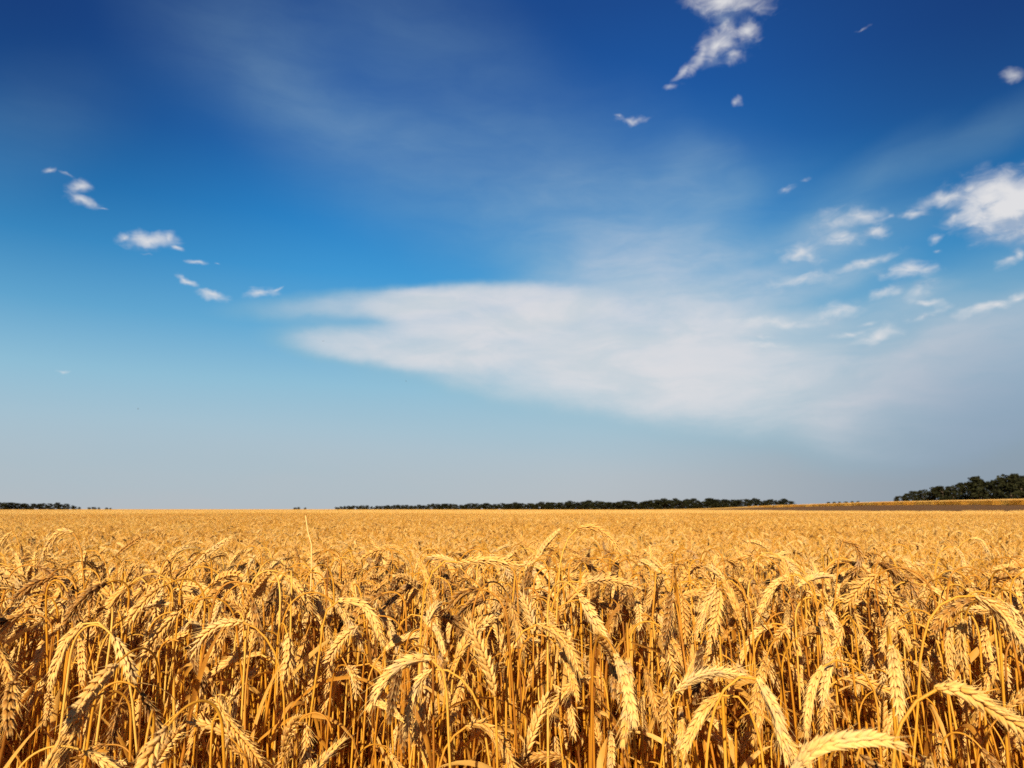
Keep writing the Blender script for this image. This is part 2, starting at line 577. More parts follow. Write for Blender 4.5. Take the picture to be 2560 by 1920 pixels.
def ground_z(x, y):
    x, y = np.asarray(x, float), np.asarray(y, float)
    yi, yo, e, t = strip_edges(x, y)
    s = sstep(yi - 6, yo, y) * sstep(T_PX[0], T_PX[3], t) * (y > 1)
    yy = np.minimum(y, 1500)
    z = s * (0.26 + e / F * yy)
    d = np.hypot(x, y)
    near = 0.16 * (1 - sstep(1.45, 3.3, d))
    wob = 0.03 * np.sin(x * 0.21 + 1.3) * np.sin(y * 0.13 + 0.4) * sstep(5, 14, d) * (1 - sstep(80, 200, d))
    return z + near + wob


def in_strip(x, y):
    yi, yo, e, t = strip_edges(x, y)
    wig = 1.0 + 0.03 * np.sin(np.asarray(x) * 0.35) + 0.02 * np.sin(np.asarray(x) * 1.1 + 2)
    return (t > T_PX[1]) & (y > yi * wig) & (y < yo) & (y > 5)


def build_ground():
    rad = np.concatenate([[0.0], np.geomspace(0.25, 9000, 190)])
    na = 240
    # finer steps to the front, where the camera looks
    th = np.concatenate([np.linspace(-48, 48, 170), np.linspace(48, 312, 71)[1:-1]])
    na = len(th)
    th = np.radians(th)
    rr, tt = np.meshgrid(rad, th, indexing='ij')
    x, y = rr * np.sin(tt), rr * np.cos(tt)
    z = ground_z(x, y)
    strip = in_strip(x, y).astype(float)
    far = sstep(330, 380, rr)
    z = z + 0.72 * far * (1 - strip)
    v = np.stack([x, y, z], -1).reshape(-1, 3)
    i, j = np.meshgrid(np.arange(len(rad) - 1), np.arange(na), indexing='ij')
    j2 = (j + 1) % na
    q = np.stack([i * na + j, (i + 1) * na + j, (i + 1) * na + j2, i * na + j2], -1).reshape(-1, 4)
    m, N = mat_new("soil_and_stubble")
    tc = N.n('ShaderNodeTexCoord')
    fa = N.n('ShaderNodeAttribute', attribute_name='crop')
    n1 = N.noise(tc.outputs['Object'], 9.0, 8.0, 0.65)
    n2 = N.noise(N.vmath('MULTIPLY', tc.outputs['Object'], (0.05, 0.4, 1)), 1.0, 6.0, 0.6)
    soil = N.ramp(n1.outputs[0], [(0.25, (0.075, 0.035, 0.012)), (0.55, (0.15, 0.074, 0.027)), (0.8, (0.24, 0.13, 0.05))])
    gold = N.ramp(n2.outputs[0], [(0.3, (0.60, 0.32, 0.06)), (0.7, (0.74, 0.43, 0.095))])
    p = N.n('ShaderNodeBsdfPrincipled')
    N.link(N.mixc(fa.outputs['Fac'], soil, gold), p.inputs['Base Color'])
    p.inputs['Roughness'].default_value = 0.95
    p.inputs['Specular IOR Level'].default_value = 0.1
    bp = N.n('ShaderNodeBump')
    bp.inputs['Strength'].default_value = 0.9
    bp.inputs['Distance'].default_value = 0.12
    N.link(n1.outputs[0], bp.inputs['Height'])
    N.link(bp.outputs[0], p.inputs['Normal'])
    o = N.n('ShaderNodeOutputMaterial')
    N.link(p.outputs[0], o.inputs['Surface'])
    me = mesh_from("ground", v, q, None, {'crop': (far * (1 - strip)).ravel()}, [m])
    g = link("ground", me)
    tag(g, "ground of the wheat field with a bare brown strip on the right", "ground", kind="structure")


build_ground()


# ------------------------------------------------------------------ wheat shapes
def stalk_curve(rng, peak, theta, phi, neck, ear_len, lean, n_stem, n_ear):
    """stem and ear centre lines in the local x-z plane: straight stem, bent neck, curving ear"""
    th, ph = R(theta), R(phi)
    L = peak
    for _ in range(3):
        s = np.concatenate([np.linspace(0, L - neck, n_stem // 2, endpoint=False), np.linspace(L - neck, L, n_stem - n_stem // 2)])
        fine = np.linspace(0, L, 400)
        al = lean + (th - lean) * sstep(0, 1, np.clip((fine - (L - neck)) / neck, 0, 1)) ** 1.2
        ds = fine[1] - fine[0]
        X = np.concatenate([[0], np.cumsum(np.sin(al[:-1]) * ds)])
        Z = np.concatenate([[0], np.cumsum(np.cos(al[:-1]) * ds)])
        es = np.linspace(0, ear_len, n_ear)
        ea = th + ph * (es / ear_len) ** 0.85
        de = es[1] - es[0]
        EX = X[-1] + np.concatenate([[0], np.cumsum(np.sin(ea[:-1]) * de)])
        EZ = Z[-1] + np.concatenate([[0], np.cumsum(np.cos(ea[:-1]) * de)])
        L += peak - max(Z.max(), EZ.max())
    wob = rng.uniform(-1, 1) * 0.02
    sy = wob * np.sin(fine / L * 3.3)
    st = np.stack([np.interp(s, fine, X), np.interp(s, fine, sy), np.interp(s, fine, Z)], 1)
    k = (es / ear_len) ** 2 * rng.uniform(-0.018, 0.018)
    er = np.stack([EX, np.full(n_ear, sy[-1]) + k, EZ], 1)
    return st, er


US0, RS0 = (0.0, .09, .26, .46, .68, .86, 1.0), (.35, .80, 1.0, .95, .62, .25, .03)
US1, RS1 = (0.0, .28, .68, 1.0), (.45, 1.0, .66, .04)


def make_ear(geo, pts, rng, lod, tint, roll, size=1.0, awn=0.0, fluff=0.0):
    """an ear of wheat along a curve: two rows of spikelets, each a fan of pointed husks"""
    pts = np.asarray(pts, float)
    length = np.linalg.norm(np.diff(pts, axis=0), axis=1).sum()
    n = {0: 19, 1: 17, 2: 13}[lod]
    n = max(8, int(round(n * length / 0.092))) if lod == 0 else n
    T, N, B = frames(pts)
    c, s = math.cos(roll), math.sin(roll)
    N, B = N * c + B * s, B * c - N * s
    t = (np.arange(n) + 0.15) / n * 0.93
    idx = t * (len(pts) - 1)
    g = lambda A: np.stack([np.interp(idx, np.arange(len(pts)), A[:, i]) for i in range(3)], 1)
    P, T, N, B = g(pts), unit(g(T)), unit(g(N)), unit(g(B))
    side = np.where(np.arange(n) % 2 == 0, 1.0, -1.0)
    sz = (0.62 + 0.42 * sstep(0, .22, t)) * (1 - 0.38 * sstep(.6, 1, t)) * size
    jit = lambda a: rng.normal(0, a, n)
    js = {0: (-1.2, 1.2, -0.85, 0.85, 0.0), 1: (-1, 0, 1), 2: (0,)}[lod]
    k = {0: 7, 1: 4, 2: 4}[lod]
    us, rs = (US0, RS0) if lod == 0 else (US1, RS1)
    tt = tint + rng.normal(0, 0.07, n)
    for j in js:
        glume = abs(j) > 1.1
        out = B * side[:, None]
        L = ((0.0135 if j else 0.0128) if not glume else 0.0100) * sz * (1 + jit(.07))
        if lod == 2:
            L = 0.0135 * sz
        sp = (0.36 if j == 0 else 0.31) + fluff + jit(.09)
        d = unit(T + out * sp[:, None] * (0.75 if glume else 1.0) + N * (j * (0.32 + fluff * .5) + jit(.07))[:, None])
        base = P + out * (0.0016 * sz)[:, None] + N * (j * 0.0019 * sz)[:, None] - T * (0.001 if not glume else 0.0028)
        U = unit(out + N * (0.55 * j) - d * np.sum((out + N * (0.55 * j)) * d, 1)[:, None])
        S = np.cross(d, U)
        w = ((0.00265 if j else 0.0022) if not glume else 0.0023) * sz * (1 + jit(.08))
        h = ((0.00245 if j else 0.0021) if not glume else 0.0019) * sz
        if lod == 2:
            w, h = 0.0052 * sz, 0.0040 * sz
        elif lod == 1:
            w, h = w * 1.12, h * 1.12
        drops(geo, base, d, U, S, L, w, h, k, us, rs, 0.30, 0, tt + rng.normal(0, .05, n) - (0.05 if glume else 0))
        if lod == 0 and not glume:
            # short bristle on the husk tip
            keep = (rng.random(n) < (0.75 if awn < .5 else 0.95))
            m = int(keep.sum())
            if m:
                al = np.abs(rng.normal(0.006, .003, m)) + awn * 0.012 * rng.random(m) + 0.006 * (t[keep] > .8)
                drops(geo, (base + d * L[:, None] * 0.985 - U * (0.30 * L * -0.0785 + 0)[:, None])[keep],
                      unit(d + U * .10 + T * .25)[keep], U[keep], S[keep], al, 0.00033, 0.00033, 3, (0, 1.0), (1.0, .25), 0.0, 0,
                      tint + 0.2)
    # terminal spikelet
    e = np.repeat(pts[-1:], 3, 0) - T[-1:] * 0.006
    d = unit(np.repeat(T[-1:], 3, 0) + np.array([[-.25], [0], [.25]]) * N[-1])
    U = np.repeat(B[-1:], 3, 0)
    U = unit(U - d * np.sum(U * d, 1)[:, None])
    drops(geo, e, d, U, np.cross(d, U), 0.0115 * size, 0.0021 * size, .0018 * size, k, us, rs, 0.0, 0, tint)
    if lod == 0:
        tube(geo, pts[:: max(1, len(pts) // 10)], 0.0013 * size, 5, 0, tint - 0.1, 0.2)


def make_leaf(geo, rng, start, direction, length, width, droop, lod, tint, mat=2):
    n = 9 if lod == 0 else 5
    s = np.linspace(0, 1, n)
    d0 = R(rng.uniform(4, 35))
    al = d0 + droop * s ** 1.2
    dx = np.cumsum(np.sin(al)) * length / n
    dz = np.cumsum(np.cos(al)) * length / n
    ca, sa = math.cos(direction), math.sin(direction)
    ctr = np.stack([start[0] + ca * dx, start[1] + sa * dx, start[2] + dz], 1)
    T, N, B = frames(ctr, np.array([-sa, ca, 0.0]))
    tw = rng.uniform(-2.6, 2.6) * s
    A = N * np.cos(tw)[:, None] + B * np.sin(tw)[:, None]
    Bn = np.cross(T, A)
    w = width * (1 - s ** 2.2) * (0.6 + 0.4 * sstep(0, .2, s)) + 0.0003
    v = np.stack([ctr - A * w[:, None], ctr + Bn * (w * 0.35)[:, None], ctr + A * w[:, None]], 1)
    q = []
    for i in range(n - 1):
        for j in range(2):
            q.append((i * 3 + j, i * 3 + j + 1, (i + 1) * 3 + j + 1, (i + 1) * 3 + j))
    geo.add(v, q, mat, tint, np.repeat(s, 3))


POSES = [  # (theta, phi): how far the neck and then the ear bend over
    (14, 22), (28, 30), (48, 48), (120, 40), (84, 56), (135, 38), (108, 34), (118, 30), (128, 26), (138, 20),
    (146, 18), (152, 14), (158, 10), (112, 52), (98, 60), (124, 44), (134, 34), (148, 28), (142, 30), (156, 16), (36, 14), (150, 22)]


def variant(rng, pose, lod, peak=0.84):
    th, ph = pose
    tint = float(np.clip(rng.normal(0.66 if lod == 0 else 0.75, 0.15), 0.1, 0.98))  # coarser, farther stalks are paler: sunlit brightness put into their colour
    if rng.random() < 0.10:
        tint = rng.uniform(0.08, 0.28)
    neck = rng.uniform(0.06, 0.15)
    el = rng.uniform(0.056, 0.086)
    st, er = stalk_curve(rng, peak, th + rng.uniform(-6, 6), ph, neck, el, R(rng.uniform(1, 6)),
                         {0: 40, 1: 16, 2: 9}[lod], {0: 26, 1: 12, 2: 8}[lod])
    ge, gs, leaves = Geo(), Geo(), []
    sr = np.linspace(0.0020, 0.0011, len(st))
    make_ear(ge, er, rng, lod, tint, rng.uniform(0, math.pi), rng.uniform(0.80, 1.0), float(rng.random() < .4), rng.uniform(0, .2))
    for k, (often, za, zb) in enumerate(((.85, .46, .68), (.65, .3, .5), (.5, .15, .36))):
        if rng.random() < often and lod < 2:
            z = rng.uniform(za, zb)
            i = int(np.argmin(np.abs(st[:, 2] - z)))
            leaves.append(Geo())
            sr = sr * (1 + .42 * (st[:, 2] < z + .01) * (st[:, 2] > z - .13))
            make_leaf(leaves[-1], rng, st[i], rng.uniform(0, 6.28), rng.uniform(0.10, 0.25), rng.uniform(.0028, .0068), rng.uniform(.2, 2.6), lod,
                      rng.uniform(.2, .9))
    tube(gs, st, sr * (1 if lod == 0 else 1.1), {0: 7, 1: 4, 2: 3}[lod], 1, np.clip(tint + rng.normal(-.08, .15), 0.1, 1))
    return dict(ear=ge, stem=gs, leaves=leaves, tint=tint, earpts=er, stempts=st, theta=th)


def all_of(v):
    g = Geo()
    for part in [v['ear'], v['stem']] + v['leaves']:
        g.merged(part.arrays())
    return g.arrays()


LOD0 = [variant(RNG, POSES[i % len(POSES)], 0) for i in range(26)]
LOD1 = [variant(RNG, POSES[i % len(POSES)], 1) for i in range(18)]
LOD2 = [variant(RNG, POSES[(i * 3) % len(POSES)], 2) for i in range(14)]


def far_stalk(rng):
    """an ear and the upper stem as seen from tens of metres: few faces, right outline"""
    th, ph = POSES[int(rng.integers(len(POSES)))]
    tint = float(np.clip(rng.normal(0.86, .14), .1, 1)) if rng.random() > .05 else .18  # palest of all: the bright sunlit look of the far crop is coloured in
    st, er = stalk_curve(rng, 0.84, th, ph, .15, .095, .05, 6, 5)
    g = Geo()
    tube(g, er, np.array([.004, .0095, .0095, .008, .003]), 4, 0, tint, np.array([.2, .5, .6, .7, .9]))
    tube(g, st, .0022, 3, 1, tint - .05)
    return g.arrays()


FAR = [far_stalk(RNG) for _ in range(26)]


def patch(rng, src, size, dens):
    g = Geo()
    n = int(size * size * dens)
    m = int(math.ceil(math.sqrt(n)))
    for k in range(n):
        x = ((k % m) + rng.random()) / m * size - size / 2
        y = ((k // m) + rng.random()) / m * size - size / 2
        s = src[int(rng.integers(len(src)))]
        g.merged(s, rng.uniform(0, 6.28), rng.normal(.95, .045), (x, y, 0), rng.normal(0, .06),
                 (rng.normal(0, .05), rng.normal(0, .05)))
    return g.arrays()


# ------------------------------------------------------------------ stalks drawn one by one from the photo
# ear centre line in photo pixels from its foot to its tip; the stem from the ear's foot downwards; colour 0..1
HERO = [
    ([(1985, 1925), (2035, 1872), (2110, 1850), (2190, 1848), (2255, 1864)], [(1968, 1975)], .78),
    ([(2345, 1722), (2400, 1725), (2470, 1765), (2530, 1803), (2585, 1845)], [(2300, 1745), (2262, 1790), (2242, 1850), (2232, 1940)], .72),
    ([(1168, 1815), (1205, 1812), (1245, 1845), (1270, 1890), (1290, 1935)], [(1130, 1845), (1105, 1890), (1095, 1960)], .6),
    ([(1415, 1893), (1360, 1890), (1310, 1898), (1255, 1925)], [(1440, 1915), (1450, 1960)], .45),
    ([(1308, 1895), (1325, 1845), (1345, 1790), (1368, 1735)], [(1300, 1960)], .8),
    ([(1237, 1735), (1222, 1675), (1196, 1610), (1165, 1550)], [(1240, 1800), (1243, 1900)], .75),
    ([(1345, 1560), (1390, 1580), (1428, 1630), (1452, 1690)], [(1300, 1585), (1275, 1640), (1266, 1740), (1265, 1900)], .72),
    ([(1080, 1673), (1050, 1700), (1030, 1760), (1014, 1835)], [(1115, 1674), (1165, 1708), (1198, 1770), (1215, 1850)], .8),
    ([(1075, 1645), (1020, 1652), (965, 1695), (922, 1772)], [(1100, 1660), (1115, 1720), (1122, 1850)], .72),
    ([(605, 1555), (555, 1560), (508, 1590), (480, 1642)], [(650, 1578), (690, 1640), (708, 1730), (712, 1850)], .78),
    ([(418, 1765), (440, 1715), (462, 1670), (476, 1640)], [(404, 1810), (396, 1900)], .84),
    ([(650, 1635), (605, 1640), (560, 1663), (515, 1697)], [(690, 1660), (722, 1720), (740, 1820)], .8),
    ([(205, 1560), (168, 1600), (142, 1660), (125, 1722)], [(240, 1553), (285, 1595), (318, 1690), (335, 1800)], .74),
    ([(540, 1762), (508, 1790), (486, 1840), (470, 1895)], [(560, 1780), (575, 1850), (580, 1950)], .5),
    ([(552, 1770), (582, 1815), (622, 1865), (660, 1920)], [(535, 1790), (528, 1850), (525, 1950)], .66),
    ([(2055, 1668), (2032, 1715), (2020, 1775), (2016, 1840)], [(2088, 1650), (2130, 1660), (2168, 1695), (2190, 1745), (2200, 1860)], .82),
    ([(2105, 1695), (2150, 1700), (2200, 1720), (2250, 1737)], [(2075, 1715), (2048, 1765), (2035, 1860)], .76),
    ([(1690, 1727), (1730, 1698), (1790, 1680), (1858, 1688)], [(1672, 1765), (1660, 1850)], .8),
    ([(1800, 1738), (1762, 1770), (1724, 1840), (1694, 1912)], [(1845, 1742), (1880, 1790), (1903, 1870), (1912, 1960)], .7),
    ([(1445, 1320), (1482, 1318), (1520, 1340), (1553, 1385)], [(1424, 1340), (1402, 1400), (1394, 1500)], .72),
    ([(1338, 1405), (1362, 1362), (1397, 1325)], [(1325, 1450), (1318, 1520)], .84),
    ([(1338, 1398), (1312, 1358), (1287, 1325)], [(1350, 1450), (1352, 1520)], .5),
    ([(2385, 1367), (2405, 1390), (2413, 1432)], [(2358, 1372), (2340, 1405), (2333, 1480)], .78),
    ([(2425, 1346), (2452, 1352), (2476, 1390)], [(2400, 1362), (2385, 1400), (2380, 1490)], .8),
    ([(2108, 1352), (2138, 1362), (2150, 1395), (2134, 1440)], [(2100, 1375), (2093, 1440)], .2),
    ([(182, 1330), (150, 1330), (122, 1362), (104, 1402)], [(197, 1355), (206, 1410)], .6),
    ([(490, 1412), (530, 1375), (577, 1344)], [(478, 1450), (472, 1500)], .9),
    ([(290, 1390), (320, 1365), (357, 1340)], [(270, 1415), (262, 1470)], .5),
    ([(640, 1450), (645, 1410), (646, 1372)], [(639, 1520)], .55),
    ([(748, 1425), (745, 1395), (738, 1365)], [(749, 1500)], .22),
    ([(985, 1405), (955, 1378), (927, 1345)], [(1003, 1440), (1010, 1500)], .9),
    ([(965, 1364), (1000, 1375), (1018, 1408)], [(945, 1385), (935, 1450)], .78),
    ([(1722, 1402), (1724, 1365), (1726, 1328)], [(1722, 1470)], .45),
    ([(2440, 1490), (2490, 1520), (2540, 1580), (2572, 1632)], [(2380, 1495), (2330, 1535), (2305, 1620), (2296, 1740)], .74),
    ([(1518, 1400), (1512, 1375), (1506, 1350)], [(1520, 1450)], .1),
    ([(372, 1640), (400, 1612), (455, 1588), (490, 1575)], [(352, 1680), (340, 1760)], .8),
    ([(2495, 1655), (2470, 1700), (2455, 1760), (2445, 1810)], [(2530, 1640), (2560, 1670), (2580, 1760)], .75),
    ([(30, 1330), (12, 1345), (-10, 1385)], [(45, 1350), (50, 1420)], .75),
    ([(850, 1500), (905, 1510), (938, 1560), (958, 1610)], [(815, 1530), (800, 1620)], .78),
    ([(1480, 1690), (1440, 1705), (1400, 1745), (1372, 1790)], [(1510, 1700), (1522, 1780)], .68),
    ([(1745, 1600), (1775, 1620), (1790, 1665), (1798, 1712)], [(1715, 1615), (1700, 1690)], .85),
]

# further ears; a hanging ear gets an arched neck on the far side, an upright one a straight stem
def with_stem(ear, tint, side=None):
    (x0, y0), (x1, y1) = ear[0], ear[-1]
    ln = math.hypot(x1 - x0, y1 - y0)
    if y1 > y0 + 5:
        s = side if side else (1 if x1 < x0 else -1)
        st = [(x0 + s * .16 * ln, y0 - .05 * ln), (x0 + s * .42 * ln, y0 + .16 * ln), (x0 + s * .56 * ln, y0 + .62 * ln), (x0 + s * .62 * ln, y0 + 1.5 * ln)]
    else:
        ux, uy = (x0 - x1) / ln, (y0 - y1) / ln
        st = [(x0 + ux * .3 * ln, y0 + max(uy, .35) * .4 * ln), (x0 + ux * .4 * ln, y0 + 1.1 * ln)]
    return (ear, st, tint)


HERO += [
    with_stem([(214, 1378), (206, 1410), (204, 1482)], .7), with_stem([(312, 1402), (302, 1430), (300, 1480)], .62),
    ([(460, 1460), (500, 1466), (530, 1492), (552, 1528)], [(438, 1468), (417, 1512), (402, 1600)], .75),
    with_stem([(700, 1456), (698, 1500), (690, 1590)], .85, -1), with_stem([(816, 1586), (780, 1595), (738, 1632)], .74),
    with_stem([(800, 1622), (790, 1670), (768, 1752)], .66), with_stem([(894, 1664), (850, 1690), (807, 1778)], .8),
    with_stem([(150, 1562), (115, 1600), (78, 1688)], .7), with_stem([(100, 1547), (50, 1575), (-5, 1632)], .62),
    with_stem([(425, 1600), (434, 1640), (436, 1698)], .6), with_stem([(642, 1722), (680, 1735), (715, 1764)], .74),
    with_stem([(752, 1757), (795, 1775), (835, 1828)], .7), with_stem([(668, 1800), (664, 1840), (662, 1898)], .35),
    with_stem([(1262, 1642), (1250, 1590), (1222, 1515)], .8), with_stem([(948, 1524), (975, 1570), (1000, 1645)], .76),
    with_stem([(1330, 1467), (1375, 1480), (1416, 1528)], .72), with_stem([(1456, 1456), (1520, 1448), (1600, 1470)], .6),
    with_stem([(1148, 1406), (1220, 1400), (1308, 1414)], .78), with_stem([(1310, 1406), (1352, 1418), (1388, 1464)], .82),
    with_stem([(1556, 1696), (1558, 1650), (1560, 1598)], .42), with_stem([(1386, 1712), (1420, 1760), (1438, 1845)], .66),
    with_stem([(1374, 1706), (1325, 1712), (1274, 1748)], .62), with_stem([(1166, 1688), (1174, 1740), (1172, 1802)], .55, 1),
    with_stem([(1054, 1540), (1090, 1575), (1117, 1650)], .78), with_stem([(914, 1552), (934, 1595), (942, 1654)], .7),
    with_stem([(1488, 1656), (1500, 1700), (1502, 1768)], .5), ([(1929, 1565), (1895, 1578), (1866, 1618), (1845, 1668)], [(1950, 1568), (1972, 1600), (1980, 1690)], .8),
    with_stem([(1968, 1440), (1930, 1470), (1892, 1550)], .76), with_stem([(1796, 1455), (1766, 1510), (1742, 1592)], .68),
    with_stem([(1960, 1562), (1990, 1610), (2004, 1692)], .7), ([(2100, 1498), (2140, 1505), (2170, 1522), (2194, 1548)], [(2070, 1512), (2048, 1550), (2040, 1620)], .74),
    with_stem([(2274, 1556), (2294, 1590), (2303, 1646)], .55), with_stem([(2090, 1502), (2040, 1482), (1988, 1494)], .8),
    with_stem([(1896, 1698), (1935, 1770), (1952, 1830), (1968, 1905)], .78), with_stem([(1750, 1820), (1795, 1850), (1838, 1915)], .82),
    with_stem([(2207, 1905), (2205, 1820), (2208, 1742)], .5), with_stem([(2436, 1885), (2462, 1862), (2505, 1852)], .86),
]


def hero_stalk(rng, ear_px, stem_px, tint):
    e = np.array(ear_px, float)
    ln = np.linalg.norm(np.diff(e, axis=0), axis=1).sum()
    elen = 0.093
    dist = elen * F / ln * 1.03
    dep = rng.uniform(-0.12, 0.12) * elen
    pts = []
    for i, (x, y) in enumerate(ear_px):
        r = ray(x, y)
        pts.append(EYE + r * (dist / r[1]) * (1 + dep * (i / (len(ear_px) - 1)) / dist))
    er = resample(pts, 26)
    sp = [er[0]]
    for (x, y) in stem_px:
        r = ray(x, y)
        sp.append(EYE + r * dist / r[1])
    last, prev = sp[-1], sp[-2]
    g = float(ground_z(last[0], last[1]))
    sl = np.clip((last[0] - prev[0]) / max(prev[2] - last[2], .02), -.2, .2)
    h = last[2] - g
    sp.append(last + np.array([sl * h * .25, 0.01, -h * .35]))
    sp.append(last + np.array([sl * h * .4, 0.015, -h]))
    st = resample(sp, 40)[::-1]
    root = st[-0].copy()
    ge, gs, gl = Geo(), Geo(), Geo()
    make_ear(ge, er - root, rng, 0, tint, rng.uniform(0, math.pi), rng.uniform(.86, .98), float(rng.random() < .45), rng.uniform(0, .14))
    tube(gs, st - root, np.linspace(.0021, .0013, 40), 7, 1, np.clip(tint + rng.normal(-.05, .12), .1, 1))
    leaves = []
    if rng.random() < .6:
        i = int(rng.integers(16, 26))
        make_leaf(gl, rng, (st - root)[i], rng.uniform(0, 6.28), rng.uniform(.1, .2), rng.uniform(.003, .005), rng.uniform(1, 2.6), 0, rng.uniform(.3, .9))
        leaves.append(gl)
    return dict(ear=ge, stem=gs, leaves=leaves, tint=tint, root=root, ear_world=er)


# ------------------------------------------------------------------ where every stalk stands
def stand(rng):
    """positions of the near stalks, most of them within a few metres"""
    pts = []
    sp = 1 / math.sqrt(800)
    ys = np.arange(0.5, 7.2, sp)
    for y in ys:
        half = 0.80 * y + 1.0
        xs = np.arange(-half, half, sp)
        pts.append(np.stack([xs, np.full(len(xs), y)], 1))
    p = np.concatenate(pts)
    p = p + rng.uniform(-.5, .5, p.shape) * sp * 1.2
    d = np.hypot(p[:, 0], p[:, 1])
    dens = 0.14 + 0.86 * sstep(.72, 1.08, p[:, 1])
    keep = (rng.random(len(p)) < dens) & (p[:, 1] > .52) & (d < 7.3)
    return p[keep]


P_NEAR = stand(RNG)
N_NEAR = len(P_NEAR)
D_NEAR = P_NEAR[:, 1]
near_pick = np.where(D_NEAR < 2.4, RNG.integers(0, len(LOD0), N_NEAR), len(LOD0) + RNG.integers(0, len(LOD1), N_NEAR))
near_rot = RNG.uniform(0, 2 * math.pi, N_NEAR)
near_scl = RNG.normal(0.955, 0.05, N_NEAR)
# stunted stalks in between
low = RNG.random(N_NEAR) < 0.42
near_scl[low] *= RNG.uniform(0.74, 0.96, low.sum())
# nothing taller than the photo shows right in front of the lens
zmax = EYE[2] - 0.095 - 0.12 * (1 - sstep(.55, 1.0, D_NEAR))
gz = ground_z(P_NEAR[:, 0], P_NEAR[:, 1])
near_scl = np.minimum(near_scl, np.where(D_NEAR < 2.6, (zmax - gz) / 0.84, (EYE[2] - .12 - gz) / .84))
near_tilt = RNG.normal(0, 0.045, (N_NEAR, 2))
near_tilt[:, 1] += 0.0

# stalks that stand as objects: nearest ears that lie inside the picture
ear_mid = np.zeros((N_NEAR, 3))
ear_a, ear_b = np.zeros((N_NEAR, 3)), np.zeros((N_NEAR, 3))
from mathutils import Euler
for i in np.nonzero(D_NEAR < 2.2)[0]:
    v = LOD0[near_pick[i]]
    m = np.array(Euler((near_tilt[i, 0], near_tilt[i, 1], near_rot[i])).to_matrix()) * near_scl[i]
    e = v['earpts'] @ m.T + np.array([P_NEAR[i, 0], P_NEAR[i, 1], gz[i]])
    ear_mid[i], ear_a[i], ear_b[i] = e[len(e) // 2], e[0], e[-1]
HEROES = [hero_stalk(RNG, e, q, t) for e, q, t in HERO]
EX, EY = project(np.where(ear_mid == 0, [[0, 5, 0]], ear_mid))
ED = np.linalg.norm(ear_mid - EYE, axis=1)
# no chance stalk hides one of the traced ears
hidden = np.zeros(N_NEAR, bool)
for h in HEROES:
    ew = h['ear_world']
    hd = np.linalg.norm(ew - EYE, axis=1).mean()
    for part in (ew[2], ew[9], ew[16], ew[24]):
        hx, hy = project(part)
        for pts_ in (ear_mid, ear_b):
            ax, ay = project(np.where(pts_ == 0, [[0, 5, 0]], pts_))
            hidden |= (D_NEAR < 2.2) & (ED < hd + .03) & (np.hypot(ax - hx, ay - hy) < 30 * (.7 / np.maximum(ED, .3)) ** .7)
inside = (D_NEAR < 2.2) & ~hidden & (EX > 10) & (EX < 2550) & (EY < 1905) & (EY > 1200)
order = np.argsort(np.where(inside, ED, 1e9))
N_SINGLE = 300 - len(HERO)
single = order[:N_SINGLE]
is_single = np.zeros(N_NEAR, bool)
is_single[single] = True

